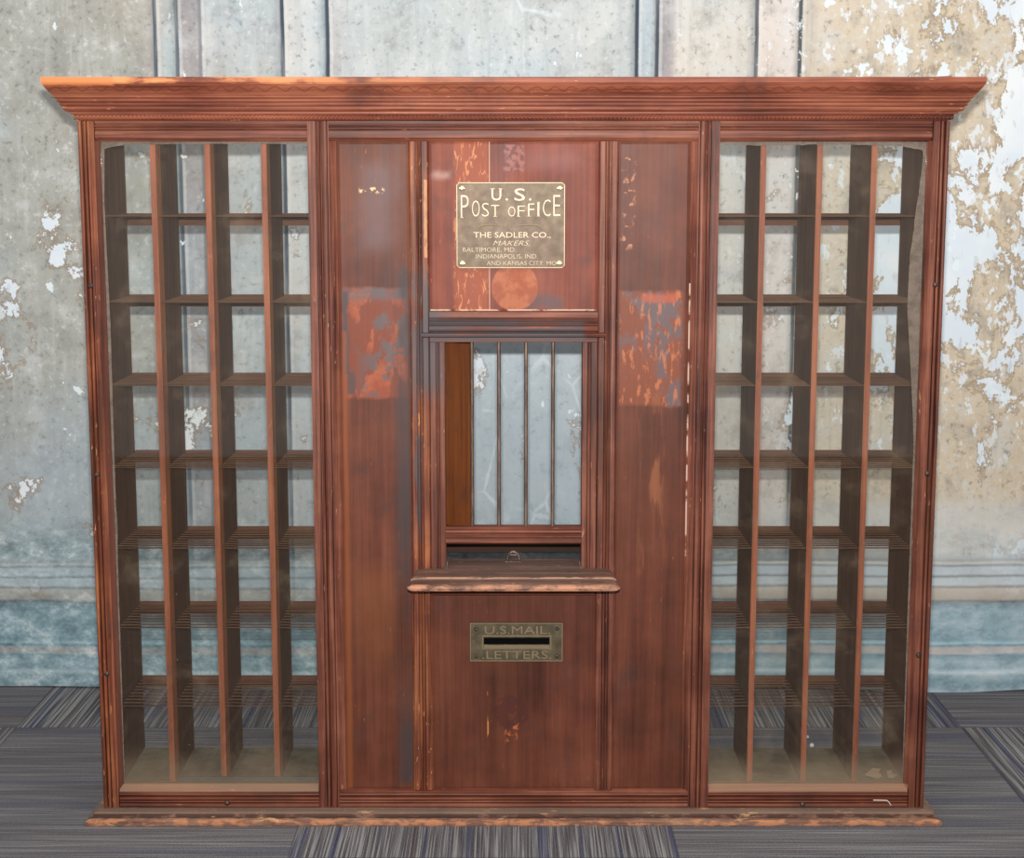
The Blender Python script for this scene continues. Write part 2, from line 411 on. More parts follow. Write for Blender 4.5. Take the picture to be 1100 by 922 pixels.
n.t.links.new(tr.outputs[0], m.inputs[1]); n.t.links.new(df, m.inputs[2])
M['putty'] = n.done(m.outputs[0])

# carpet: 0.6 m tiles laid quarter-turn
n = NT('striped carpet tile')
TX, TY, X0, Y0 = .603, .610, -.348, -.152
ix = n.math('FLOOR', n.math('DIVIDE', n.sub(n.x, X0), TX))
iy = n.math('FLOOR', n.math('DIVIDE', n.sub(n.y, Y0), TY))
par = n.math('MODULO', n.math('ABSOLUTE', n.add(ix, iy)), 2.0)     # 0 -> stripes run away from the viewer (vary in x)
cell = n.mul(n.add(n.mul(ix, 3.7), n.mul(iy, 9.1)), 1.0)
def mixv(f, a, b):
    return n.add(n.mul(a, n.sub(1.0, f)), n.mul(b, f))
u = mixv(par, n.x, n.y); w = mixv(par, n.y, n.x)
v1 = n.vec(n.add(n.mul(u, 430), cell), n.mul(w, 5), cell)
v2 = n.vec(n.add(n.mul(u, 34), cell), n.mul(w, .6), cell)
v3 = n.vec(n.add(n.mul(u, 230), cell), n.mul(w, 1.0), n.add(cell, 5.0))
a1 = n.noise(1.0, 1.0, .5, v=v1); a2 = n.noise(1.0, 2.0, .5, v=v2); a3 = n.noise(1.0, 1.0, .5, v=v3)
fine = n.noise((420, 420, 420), 2, .6)
c = n.ramp(a1, [(.32, (80, 77, 82)), (.47, (108, 104, 107)), (.56, (126, 123, 126)), (.66, (160, 159, 158))])
c = n.mix(n.mul(n.step(a2, .58, .62), .65), c, (70, 76, 108))
c = n.mix(n.mul(n.step(a2, .40, .36), .50), c, (86, 70, 72))
c = n.mix(n.mul(n.step(a3, .62, .66), .7), c, (64, 60, 66))
c = n.mix(n.mul(n.sub(1.0, par), n.mul(n.step(a3, .40, .36), .7)), c, (166, 166, 160))
c = n.mix(n.mul(par, .40), c, (118, 114, 116))
c = n.mix(n.mul(n.step(fine, .57, .68), .45), c, (168, 164, 152))
c = n.mix(n.mul(n.step(fine, .43, .33), .5), c, (48, 48, 54))
ex = n.math('ABSOLUTE', n.sub(n.math('FRACT', n.math('DIVIDE', n.sub(n.x, X0), TX)), .5))
ey = n.math('ABSOLUTE', n.sub(n.math('FRACT', n.math('DIVIDE', n.sub(n.y, Y0), TY)), .5))
c = n.mix(n.mul(n.step(n.mx(ex, ey), .4965, .4985), .5), c, (58, 56, 62))
M['carpet'] = n.done(n.bsdf(c, .95, spec=.08, normal=n.bump(n.add(fine, a1), .6, .002)))

# printed photographers' cloth: old plaster wall
n = NT('printed old plaster wall cloth')
wx = n.add(n.x, n.mul(n.sub(n.noise((14, 1, 5), 4, .6), .5), .004))
def X(v): return (v + 1.2) / 2.4
st = [(-1.2, (176, 176, 168)), (-.72, (174, 174, 166)), (-.695, (196, 190, 188)), (-.675, (180, 194, 196)), (-.655, (170, 182, 186)),
      (-.645, (164, 160, 162)), (-.615, (168, 162, 162)), (-.605, (190, 192, 192)), (-.50, (186, 192, 192)), (-.452, (182, 188, 190)), (-.442, (204, 202, 198)),
      (-.40, (204, 208, 208)), (-.364, (176, 190, 196)), (-.354, (190, 188, 188)), (-.30, (190, 194, 192)), (0, (192, 198, 198))]
st2 = [(0, (192, 198, 198)), (.15, (196, 198, 196)), (.235, (186, 192, 192)), (.242, (170, 184, 192)), (.275, (180, 190, 194)),
       (.283, (158, 154, 158)), (.308, (176, 166, 166)), (.315, (216, 210, 200)), (.44, (212, 206, 196)), (.470, (200, 196, 190)), (.478, (222, 208, 198)), (.545, (222, 214, 208)),
       (.56, (200, 190, 176)), (.60, (216, 202, 182)), (.80, (214, 198, 174)), (1.2, (210, 192, 166))]
cl = n.ramp(n.math('MULTIPLY', n.add(wx, 1.2), 1 / 2.4), [(X(a), b) for a, b in st])
cr = n.ramp(n.math('MULTIPLY', n.add(wx, 1.2), 1 / 2.4), [(X(a), b) for a, b in st2])
c = n.mix(n.math('GREATER_THAN', n.x, 0.0), cl, cr)
big = n.noise(3.2, 5, .6, off=(2, 0, 6)); medn = n.noise(14, 6, .65, off=(8, 0, 1)); fin = n.noise(75, 5, .7, off=(3, 0, 3))
# printed stains: cooler / warmer clouds, dark pitting
c = n.mix(n.mul(n.mul(n.step(big, .45, .68), .5), n.step(n.x, .7, .3)), c, (178, 196, 206))
c = n.mix(n.mul(n.step(big, .47, .30), .4), c, (182, 168, 150))
c = n.mix(n.mul(n.step(medn, .50, .68), .50), c, (212, 214, 212))
c = n.mix(n.mul(n.step(medn, .49, .30), .50), c, (140, 140, 136))
c = n.mix(n.mul(n.step(fin, .46, .30), .6), c, (112, 110, 106))
c = n.mix(n.mul(n.step(fin, .55, .70), .5), c, (228, 228, 226))
LN = [(-.694, .016, .0025, (70, 84, 98), .9), (-.652, .014, .0025, (76, 86, 96), .85), (-.607, .012, .002, (120, 122, 128), .6), (-.447, .020, .003, (58, 70, 84), .95),
      (-.359, .018, .003, (58, 68, 80), .95), (.241, .018, .003, (52, 60, 72), .95), (.2805, .014, .0025, (62, 70, 78), .9), (.473, .020, .003, (62, 70, 78), .9), (.5575, .014, .003, (66, 76, 82), .9)]
for x0_, wl, wr, col_, k_ in LN:
    f_ = n.mul(n.step(wx, x0_ - wl * 1.3, x0_), n.step(wx, x0_ + wr, x0_ + wr * .4))
    sharp = n.mul(n.step(wx, x0_ - .007, x0_ - .003), n.step(wx, x0_ + wr, x0_ + wr * .4))
    c = n.mix(n.mul(f_, .5 * k_), c, col_); c = n.mix(n.mul(sharp, .95 * k_), c, col_)
    hl = n.mul(n.step(wx, x0_ + wr, x0_ + wr + .002), n.step(wx, x0_ + wr + .008, x0_ + wr + .004))
    c = n.mix(n.mul(hl, .4), c, (224, 220, 216))
streak = n.noise((50, 1, 4), 4, .6, off=(4, 0, 4))
c = n.mix(n.mul(n.step(streak, .52, .72), .22), c, (224, 224, 224))
c = n.mix(n.mul(n.step(streak, .46, .28), .22), c, (140, 140, 142))
# blue-grey lower middle of the wall print
lowb = n.mul(n.step(n.z, .75, .42), n.step(n.x, .55, .2))
c = n.mix(n.mul(lowb, .30), c, (160, 172, 182))
mid = n.mul(n.step(n.x, -.2, -.1), n.step(n.x, .25, .15))
c = n.mix(n.mul(mid, n.mul(n.step(n.z, 1.1, .9), .40)), c, (186, 206, 218))
vo = n.n('ShaderNodeTexVoronoi', feature='DISTANCE_TO_EDGE'); n.t.links.new(n.scaled((9, 1, 7), (3, 0, 2)), vo.inputs[0]); vo.inputs['Scale'].default_value = 1.0
crk = n.mul(n.mul(mid, n.step(n.add(vo.outputs[0], n.mul(n.sub(n.noise(30, 4, .6), .5), .12)), .035, .010)), n.step(n.noise(6, 4, .6, off=(4, 0, 4)), .50, .60))
c = n.mix(n.mul(crk, .55), c, (218, 228, 234))
# flaking paint
pk = n.noise((8, 1, 6.2), 10, .68, off=(11, 0, 4), dist=.3)
amt = n.add(n.mul(n.step(n.x, .56, .86), .150), n.mul(n.step(n.x, .25, .60), .015))
amt = n.sub(amt, n.mul(n.mul(n.step(n.z, 1.08, 1.20), n.step(n.x, .98, .86)), .13))
amt = n.mul(amt, n.step(n.z, .48, .78))
amt = n.add(amt, n.mul(n.mul(n.step(n.x, .62, .86), n.step(n.z, .38, .30)), .06))
pv = n.add(pk, amt)
c = n.mix(n.mul(n.mul(n.step(pv, .575, .60), n.step(pv, .640, .615)), .55), c, (150, 126, 100))
flk = n.step(pv, .612, .622)
wc = n.mix(n.step(n.noise(5, 4, .6), .4, .65), (222, 232, 240), (240, 243, 244))
wc = n.mix(n.mul(n.step(n.noise((60, 1, 25), 4, .6), .58, .66), .35), wc, (176, 176, 172))
fl2 = n.mul(n.step(n.add(n.noise((44, 1, 26), 7, .68, off=(17, 0, 3)), n.mul(n.step(n.x, .50, .75), .03)), .605, .62), n.mul(n.step(n.x, .28, .6), n.step(n.z, .36, .60)))
c = n.mix(n.mul(fl2, .9), c, (228, 232, 234))
c = n.mix(flk, c, wc)
pk2 = n.noise((26, 1, 20), 6, .62, off=(1, 0, 14))
sp = n.step(n.add(pk2, n.add(n.mul(n.step(n.x, .3, .85), .07), n.mul(n.step(n.noise(2.5, 2, .5, off=(0, 0, 9)), .5, .7), .05))), .69, .705)
sp = n.mul(sp, n.step(n.z, .42, .55))
c = n.mix(n.mul(sp, .95), c, (232, 240, 244))
sp3 = n.step(n.noise((60, 1, 60), 4, .6, off=(21, 0, 2)), .72, .75)
c = n.mix(n.mul(sp3, .7), c, (110, 92, 78))
# printed skirting: stripes across, teal below
zz = n.add(n.z, n.add(n.mul(n.x, -.004), n.mul(n.sub(n.noise((3, 1, 6), 5, .65), .5), .018)))
teal = n.mix(n.step(n.x, .45, .85), n.ramp(n.noise((24, 1, 34), 8, .74, off=(5, 0, 5)), [(.38, (62, 88, 96)), (.45, (108, 140, 148)), (.52, (142, 168, 176)), (.57, (178, 200, 204)), (.65, (232, 238, 238))]),
             n.ramp(n.noise((14, 1, 22), 8, .74, off=(2, 0, 7)), [(.38, (92, 118, 130)), (.45, (158, 188, 202)), (.51, (192, 216, 228)), (.57, (230, 238, 242)), (.70, (246, 246, 246))]))
c = n.mix(n.mul(n.mul(n.step(zz, .42, .37), n.step(n.x, .4, .7)), .55), c, (212, 214, 212))
c = n.mix(n.mul(n.step(zz, .40, .27), n.math('MULTIPLY_ADD', n.step(n.x, .7, .3), .35, .25)), c, teal)
c = n.mix(n.mul(n.step(zz, .193, .175), .80), c, teal)
def Z(v): return v / .32
stripe = n.ramp(n.math('MULTIPLY', zz, 1 / .32), [(0, (150, 170, 176)), (Z(.012), (118, 146, 156)), (Z(.030), (146, 170, 178)), (Z(.038), (210, 224, 228)), (Z(.046), (150, 176, 184)), (Z(.060), (168, 190, 196)),
      (Z(.074), (110, 140, 154)), (Z(.079), (196, 184, 176)), (Z(.090), (186, 174, 168)), (Z(.095), (100, 132, 144)), (Z(.100), (172, 206, 216)), (Z(.107), (140, 168, 178)), (Z(.165), (152, 176, 184)),
      (Z(.182), (112, 130, 138)), (Z(.187), (50, 54, 60)), (Z(.192), (176, 158, 140)), (Z(.212), (206, 190, 172)), (Z(.216), (120, 126, 128)), (Z(.222), (206, 214, 218)), (Z(.234), (196, 206, 212)),
      (Z(.238), (110, 120, 124)), (Z(.243), (196, 206, 214)), (Z(.256), (190, 202, 212)), (Z(.260), (126, 134, 138)), (Z(.265), (212, 208, 200)), (Z(.270), (160, 168, 172)), (Z(.278), (190, 196, 200)), (1.0, (190, 196, 200))])
sf = n.mul(n.step(zz, .285, .270), n.math('MULTIPLY_ADD', n.noise((9, 1, 40), 5, .65), .9, .22))
sf = n.mul(sf, n.math('MULTIPLY_ADD', n.step(n.x, -.2, .6), .35, .65))
c = n.mix(sf, c, stripe)
M['cloth'] = n.done(n.bsdf(c, .72, spec=.12, normal=n.bump(n.noise(5, 3, .5), .15, .01)))
n = NT('plain grey paint')
M['wall'] = n.done(n.bsdf(n.mix(n.noise(6, 3, .5), (150, 148, 144), (162, 160, 156)), .8))

# ------------------------------------------------------------------ setting
o = MB().box(-2.6, 2.6, -3.6, 1.2, -.05, 0).make('floor', M['carpet']); tag(o, kind='structure')
o = MB().box(-2.6, 2.6, 1.2, 1.28, -.05, 2.7).make('wall_back', M['wall']); tag(o, kind='structure')

# hanging printed backdrop with softly rippled hem
mb = MB(); NX, NZ = 160, 50
rows = []
for k in range(NZ + 1):
    t = k / NZ; row = []
    for i in range(NX + 1):
        x = -1.75 + 3.5 * i / NX
        hem = .001 + .002 * (1 + math.sin(x * 4.1 + .7)) + .002 * math.sin(x * 13)
        z = hem + (2.35 - hem) * t ** 1.35
        y = .694 + (.010 * math.sin(x * 5.3 + .4) + .006 * math.sin(x * 11.0 + 1)) * (1 - t) ** 2 - .004 * x
        row.append((x, y, z))
    rows.append(row)
nb = NX + 1
for r in rows: mb.v += r
for r in rows: mb.v += [(p[0], p[1] + .004, p[2]) for p in r]
off = nb * (NZ + 1)
for k in range(NZ):
    for i in range(NX):
        a = k * nb + i
        mb.face((a, a + 1, a + nb + 1, a + nb)); mb.face((off + a, off + a + nb, off + a + nb + 1, off + a + 1))
for i in range(NX):
    mb.face((i, off + i, off + i + 1, i + 1)); a = NZ * nb + i; mb.face((a, a + 1, off + a + 1, off + a))
for k in range(NZ):
    a = k * nb; mb.face((a, a + nb, off + a + nb, off + a)); a = k * nb + NX; mb.face((a, off + a, off + a + nb, a + nb))
bd = bpy.data.objects.new('photo_backdrop', None); COL.objects.link(bd); bd.location = (0, .705, 0)
tag(bd, 'large printed cloth backdrop of a peeling plaster wall hanging to the carpet behind the cabinet', 'backdrop')
cl = mb.make('cloth', M['cloth'], None, smooth=True, angle=60)
cl.parent = bd; cl.matrix_parent_inverse = bd.matrix_world.inverted(); cl.location = (0, 0, 0)
cl.matrix_parent_inverse.translation = Vector((0, -.705, 0))
pole = MB().tube([(-1.85, .707, 2.36), (1.85, .707, 2.36)], .016, 14).make('hanging_pole', M['iron'], bd, smooth=True)
pole.matrix_parent_inverse.translation = Vector((0, -.705, 0))
for sx in (-1, 1):
    q = MB().tube([(sx * 1.82, .707, 0), (sx * 1.82, .707, 2.35)], .015, 14)
    q.box(sx * 1.82 - .22, sx * 1.82 + .22, .69, .724, 0, .02); q.box(sx * 1.82 - .017, sx * 1.82 + .017, .49, .924, 0, .02)
    q = q.make('stand', M['iron'], bd); q.matrix_parent_inverse.translation = Vector((0, -.705, 0))

# ------------------------------------------------------------------ the cabinet
cab = bpy.data.objects.new('post_office_cabinet', None); COL.objects.link(cab)
tag(cab, 'antique mahogany post office counter front with barred ticket window and glazed pigeonholes', 'cabinet')
HX, YB = .665, .185
ZB, ZT = .0206, 1.1235

# cornice
pr = [(.0, 1.187), (.0445, 1.187), (.0450, 1.1855), (.0450, 1.1795), (.0440, 1.1775), (.0425, 1.1745), (.0395, 1.1700), (.0360, 1.1655), (.0325, 1.1620), (.0320, 1.1608)]
for (pa, za, pb, zb) in ((.0308, 1.1605, .0272, 1.1555), (.0272, 1.1548, .0238, 1.1500), (.0238, 1.1493, .0204, 1.1445), (.0204, 1.1438, .0165, 1.1375)):
    pr.append((pa - .003, za))
    for i in range(6):
        t = i / 5; pr.append((pa + (pb - pa) * t + .0016 * math.sin(PI * t), za + (zb - za) * t))
    pr.append((pb - .003, zb))
pr += [(.0125, 1.1368), (.0125, 1.1340), (.0035, 1.1335), (.0035, 1.1260), (.0010, 1.1240), (0, 1.1240)]
mb = MB(); wrap(mb, pr[1:], HX, YB)
mb.box(-HX, HX, 0.0005, YB, 1.1240, 1.1868)
mb.make('cornice', M['cornice'], cab)
# rope bead under it
mb = MB(); rings = []; N = 1500; x0, x1 = -(HX + .0075), HX + .0075
for i in range(N + 1):
    x = x0 + (x1 - x0) * i / N; ring = []
    for k in range(12):
        a = 2 * PI * k / 12
        r = .0040 + .0010 * math.sin(2 * a + x * 2 * PI / .0062 * 1.0) 
        ring.append((x, -.0035 + r * math.cos(a), 1.1296 + r * math.sin(a)))
    rings.append(ring)
mb.loft(rings).make('rope_bead', M['cornice'], cab, smooth=True, angle=80)
mb = MB()
mb.loft([[(.640, .02, 1.1868), (.640, .05, 1.1868), (.640, .05, 1.1872), (.640, .02, 1.1872)], [(.652, .015, 1.1868), (.652, .055, 1.1868), (.652, .052, 1.1925), (.652, .018, 1.1915)],
         [(.672, .010, 1.1868), (.672, .050, 1.1868), (.672, .047, 1.1930), (.672, .012, 1.1925)], [(.676, .012, 1.1868), (.676, .048, 1.1868), (.676, .046, 1.1885), (.676, .014, 1.188)]])
tag(mb.make('splinter', M['base'], cab), 'raised broken splinter')

# base moulding
pr = [(0, .0), (.0275, .0), (.0285, .0025), (.0280, .0065), (.0255, .0095), (.0215, .0115), (.0192, .0120), (.0178, .0122), (.0172, .0165), (.0150, .0188), (.0110, .0196), (.0, ZB)]
mb = MB()
pr2 = pr
# irregular scuffed front edge
K = 160; rings = []
rng = random.Random(3)
rings.append([(-(HX + p), YB, z) for p, z in pr2])
for i in range(K + 1):
    t = i / K; ring = []
    jz = rng.uniform(-.0007, .0007); jp = rng.uniform(-.0010, .0006) if 0 < i < K else 0
    for p, z in pr2:
        pp = p + (jp if p > .02 else 0); ring.append(((-1 + 2 * t) * (HX + p), -pp, z + (jz if .001 < z < .014 else 0)))
    rings.append(ring)
rings.append([((HX + p), YB, z) for p, z in pr2])
mb.loft(rings).box(-HX, HX, .001, YB, 0.0, ZB - .0002)
mb.make('base_molding', M['base'], cab)

# carcass
for s in (-1, 1):
    a, b = sorted((s * .6405, s * .655))
    tag(MB().box(a, b, .016, .180, .0586, 1.103, .0006).make('inner_wall', M['div_side'], cab))
    a, b = sorted((s * .6555, s * .665))
    MB().box(a, b, .018, YB, ZB, 1.1238, .0006).make('side_panel', M['side'], cab)
    a, b = sorted((s * .302, s * .290))
    MB().box(a, b, .018, .180, ZB, 1.1238, .0006).make('inner_wall', M['div_side'], cab)
    a, b = sorted((s * .302, s * .6405))
    MB().box(a, b, .019, .180, .046, .0586, .0005).make('floor_board', M['floorboard'], cab)
    MB().box(a, b, .018, .180, 1.103, 1.1238, .0006).make('top_board', M['side'], cab)

# stiles
SP_OUT = [('b', .0062, .0040), ('g', .0020, .0060), ('b', .0050, .0040), ('g', .0016, .006), ('f', .0100, 0.0)]
SP_BEV = [('s', .0070, .0005, .0085)]
for s in (-1, 1):
    mb = MB(); vmould(mb, SP_OUT, s * .6690, ZB, ZT, -s)
    mb.make('stile', M['stile_worn'] if s < 0 else M['stile'], cab)
    mb = MB(); vmould(mb, SP_BEV, s * .6443, .052, 1.094, -s, .0105)
    mb.make('glazing_bead', M['side'] if s < 0 else M['stile'], cab)
    # inner stile beside the glass, beads, then bevel to the panel
    mb = MB()
    vmould(mb, [('f', .0125, 0.0), ('g', .0020, .007), ('b', .0044, .0035), ('g', .0018, .006), ('b', .0092, .0030), ('g', .0014, .006), ('f', .0018, .0)], s * .3170, ZB, ZT, -s)
    mb.make('stile', M['stile'], cab)
    mb = MB(); vmould(mb, [('s', .0105, .0, .0065)], s * .2840, .0508, 1.0927, -s, .0075)
    mb.make('panel_bead', M['stile'], cab)
    # stile beside the wicket
    mb = MB()
    vmould(mb, [('s', .0035, .005, .0), ('f', .0065, 0.0), ('g', .0016, .006), ('b', .0038, .0032), ('g', .0010, .005), ('b', .0038, .0032), ('g', .0016, .006), ('f', .0071, 0.0), ('s', .0025, .0, .004)], s * .1625, .0508, 1.0927, -s)
    mb.make('stile', M['stile_worn'] if s < 0 else M['stile'], cab)
    # window jamb
    mb = MB()
    vmould(mb, [('g', .0012, .008), ('f', .0075, .0005), ('g', .0014, .007), ('b', .0045, .0030), ('g', .0014, .006), ('f', .0067, .003), ('s', .0012, .003, .006)], s * .1312, .4212, .7832, -s, .022)
    mb.make('window_jamb', M['stile'], cab)

# rails
TOP = [('f', .0038, .0), ('g', .0014, .006), ('b', .0040, .003), ('g', .0018, .006), ('b', .0030, .003), ('g', .0012, .005), ('f', .0095, 0.0)]
def toprail(xa, xb, glz):
    mb = MB(); hmould(mb, TOP + ([('s', .0062, .0, .0085)] if glz else [('s', .0062, .0, .0065)]), 1.1235, xa, xb)
    mb.make('top_rail', M['rail'], cab)
toprail(-.6425, -.3172, True); toprail(.3172, .6425, True); toprail(-.2838, .2838, False)
BOT = [('s', .0010, .0, .0), ('b', .0050, .0035), ('g', .0024, .007), ('f', .0040, .0), ('g', .0022, .007), ('b', .0030, .0025), ('g', .0014, .006), ('b', .0072, .0030)]
for xa, xb in ((-.6425, -.3172), (.3172, .6425)):
    mb = MB(); hmould(mb, [('s', .0115, .0085, -.0010)] + BOT, .0585, xa, xb, -1, .0175)
    mb.make('bottom_rail', M['rail'], cab)
mb = MB(); hmould(mb, [('s', .0045, .0065, -.0005)] + BOT, .0515, -.2838, .2838); mb.make('bottom_rail', M['rail'], cab)

# panels (two wide, one above and one below the wicket)
def panel(x0, x1, z0, z1, mat, y=.0068, label=None):
    mb = MB(); e = .006
    # slightly fielded face
    ys = [(0, y + .0012), (e, y), (e * 1.6, y)]
    rings = []
    for d, yy in ys: rings.append([(x0 + d, yy, z0 + d), (x1 - d, yy, z0 + d), (x1 - d, yy, z1 - d), (x0 + d, yy, z1 - d)])
    rings.insert(0, [(x0, y + .010, z0), (x1, y + .010, z0), (x1, y + .010, z1), (x0, y + .010, z1)])
    mb.loft(rings)
    o = mb.make('panel', mat, cab)
    if label: o['label'] = label
    return o
panel(-.2745, -.1600, .0480, 1.0945, M['panel_left'], label='tall panel with grey and orange worn patch')
panel(.1600, .2745, .0480, 1.0945, M['panel_right'], label='tall panel with orange streaked worn patch')
panel(-.1325, .1325, .8290, 1.0945, M['panel_up'], label='red panel with round worn spot')
panel(-.1325, .1325, .0480, .4100, M['panel_low'], label='dark lower panel with round stain')

mb = MB(); hmould(mb, [('s', .0015, .006, .001), ('b', .0040, .0015), ('s', .0025, .001, .006)], .3830, -.1300, .1300)
mb.make('panel_bead', M['rail'], cab)
# hood above the wicket
mb = MB(); hmould(mb, [('s', .0012, .002, 0), ('f', .0085, -.001), ('g', .0012, .003), ('b', .0040, .0045), ('g', .0014, .003), ('b', .0042, .0045), ('g', .0014, .003), ('b', .0110, .0065), ('g', .0020, .003)], .8320, -.1315, .1315, -1, .02)
hood = mb.make('window_hood', M['rail'], cab)
mb = MB(); L = [[], [], [], []]
pr = [(.0, .7985), (.012, .7985), (.014, .7975), (.0148, .7955), (.014, .7932), (.012, .7920), (0, .7915)]
for p, z in pr:
    q = .129 + p
    L[0].append((-q, .004, z)); L[1].append((-q, -p, z)); L[2].append((q, -p, z)); L[3].append((q, .004, z))
mb.loft(L).make('drip_molding', M['rail'], hood)
MB().box(-.1312, .1312, -.0015, .020, .7835, .7912, .0006).make('head_strip', M['rail'], hood)

# wicket: sash rail, bars
mb = MB(); hmould(mb, [('s', .0035, .002, -.003), ('b', .0085, .0045), ('g', .0015, .003), ('b', .0035, .003), ('g', .0014, .003), ('f', .0070, -.001), ('s', .0030, -.001, .004)], .4885, -.1080, .1080, -1, .020)
sash = mb.make('grille', M['rail'], cab)
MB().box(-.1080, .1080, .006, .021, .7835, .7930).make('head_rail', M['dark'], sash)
for x in (-.0657, -.0231, .0195, .0621):
    MB().tube([(x, .0095, .486), (x, .0095, .787)], .0029, 12).make('bar', M['bar'], sash, smooth=True)

# ledge
pr = [(.0, .4212), (.0, .4085)]
mb = MB()
def ledge_ring(x, inset): pass
out = [(-.080, .415), (-.086, .4212)]
# profile from the back to the front (y, z), loops under
lp = [(.070, .4205), (-.060, .4216), (-.0625, .4212), (-.0640, .4190), (-.0660, .4182), (-.070, .4186), (-.087, .4182), (-.0885, .4170), (-.0905, .4178), (-.0960, .4180), (-.0995, .4160), (-.1010, .4130), (-.1000, .4095), (-.0970, .4075), (-.090, .4068), (-.084, .4085), (-.050, .4085), (-.012, .4085), (.002, .4085), (.070, .4085)]
rg = []
for xs, f in ((-1, 0), (1, 0)):
    ring = []
    for y, z in lp:
        w = .1625 if y <= -.0005 else .1068
        if y <= -.0005: w = .1545 + (.1635 - .1545) * min(1, -y / .1)
        ring.append((y, z, w))
    rg.append(ring)
# split into front shelf and inner sill
fr = [q for q in lp if q[0] < .0]
fr = [(-.0002, .4212)] + fr + [(-.0002, .4085)]
def W(y): return .1545 + .0090 * min(1, max(0, -y / .1))
NS = 6
rings = []
xsx = [-1.0, -.972, -.92] + [-.6, 0, .6] + [.92, .972, 1.0]
for i, s_ in enumerate(xsx):
    k = {-1.0: .003, 1.0: .003, -.972: .0008, .972: .0008}.get(s_, 0)
    rings.append([(s_ * W(y), y + (k * 1.5 if y < -.09 else 0), (z - k if z > .4150 else z + k * .6)) for y, z in fr])
mb.loft(rings).box(-.1066, .1066, -.001, .070, .4085, .4209)
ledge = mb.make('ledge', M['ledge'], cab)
for s in (-1, 1):
    a, b = sorted((s * .145, s * .108))
    MB().box(-.150, .150, -.0135, -.002, .3975, .4084, .001).make('bed_molding', M['rail'], ledge) if s < 0 else None

# shutter swung inwards at the left of the wicket, with the desk board behind
mb = MB(); A = Vector((-.1075, .024)); B = Vector((-.0700, .078)); d = (B - A).normalized(); nrm = Vector((-d.y, d.x)) * .006
mb.loft([[(A.x, A.y, z), (B.x, B.y, z), (B.x + nrm.x, B.y + nrm.y, z), (A.x + nrm.x, A.y + nrm.y, z)] for z in (.463, .800)])
mb.make('shutter', M['door'], cab)
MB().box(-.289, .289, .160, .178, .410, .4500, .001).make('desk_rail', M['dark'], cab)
# small metal hasp standing on the sill
mb = MB(); pts = []
for i in range(17):
    a = PI * i / 16; pts.append((-.0005 - .0098 * math.cos(a), .050, .4225 + .0145 * math.sin(a) ** .85))
mb.tube(pts, .0026, 8)
mb.box(-.0135, .0125, .044, .056, .4206, .4222); mb.tube([(-.0075, .05, .432), (.0065, .05, .432)], .002, 8)
mb.make('hasp', M['bar'], cab, smooth=True, angle=50)

# dividers and shelves (pigeonholes)
DIV = [.5590, .4745, .3870]
ZS = [.9795] + [.9768 - .1317 * i for i in range(1, 7)]
for s in (-1, 1):
    for k, dx in enumerate(DIV):
        mb = MB(); h = .0045
        x = s * dx
        z0, z1 = .0588, 1.1028
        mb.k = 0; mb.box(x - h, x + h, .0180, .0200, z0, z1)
        mb.k = 1 if s > 0 else 2; mb.box(x - h, x + h, .0200, .052, z0, z1)  # left dividers: front part of the sides in lighter orange brown
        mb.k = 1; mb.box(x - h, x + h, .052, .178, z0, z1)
        mb.make('divider', [M['div_front'], M['div_side'], M['div_strip']], cab)
    cells = [(.6405, .5635), (.5545, .4790), (.4700, .3915), (.3825, .3020)]
    for a, b in cells:
        xa, xb = sorted((s * a, s * b)); proto = None
        for i, z in enumerate(ZS):
            if proto is None:
                mb = MB()
                for j in range(9):
                    y = .0215 + j * .0172
                    mb.box(xa, xb, y, y + .0030, -.0016, 0.0, .0002)
                o = mb.make('shelf', M['slat'], cab); proto = o
            else:
                o = proto.copy(); COL.objects.link(o); o.parent = cab
            o.location = (0, 0, z)
    xa, xb = sorted((s * .6405, s * .302))
    proto = None
    for z in ZS:
        if proto is None:
            o = MB().box(xa, xb, .1785, .1850, -.0190, .0012, .0005).make('back_rail', M['back_rail'], cab); proto = o
        else:
            o = proto.copy(); COL.objects.link(o); o.parent = cab
        o.location = (0, 0, z)

# panes and old putty
gl = MB().box(-.6375, -.3160, .0110, .0135, .0560, 1.0960).make('glass_pane', M['glass_l'], cab)
gr = MB().box(.3160, .6375, .0110, .0135, .0560, 1.0960).make('glass_pane', M['glass_r'], cab)
def smear(parent, pts_out, pts_in, rngseed, jag=.002):
    """ragged film of putty between an edge line and an inner line (x, z)"""
    r = random.Random(rngseed); mb = MB(); N = 140
    def at(L, t):
        t *= len(L) - 1; i = min(int(t), len(L) - 2); f = t - i
        return (L[i][0] + (L[i + 1][0] - L[i][0]) * f, L[i][1] + (L[i + 1][1] - L[i][1]) * f)
    rings = []; j = 0
    for i in range(N + 1):
        t = i / N; a = at(pts_out, t); b = at(pts_in, t); j = j * .6 + r.uniform(-jag, jag)
        d = Vector((b[0] - a[0], b[1] - a[1])); ln = max(d.length, 1e-5); d = d / ln; q = max(ln + j, .0006)
        e = (a[0] + d.x * q, a[1] + d.y * q)
        rings.append([(a[0], .0102, a[1]), (e[0], .0104, e[1]), (e[0], .0109, e[1]), (a[0], .0109, a[1])])
    mb.loft(rings).make('putty_smear', M['putty'], parent)
smear(gl, [(-.637, 1.09), (-.637, .8), (-.637, .5), (-.637, .06)], [(-.631, 1.09), (-.6345, 1.0), (-.632, .80), (-.6335, .60), (-.6345, .30), (-.6355, .06)], 1, .0012)
smear(gl, [(-.636, 1.0925), (-.45, 1.0925), (-.318, 1.0925)], [(-.636, 1.080), (-.61, 1.088), (-.45, 1.0895), (-.318, 1.0890)], 2, .0010)
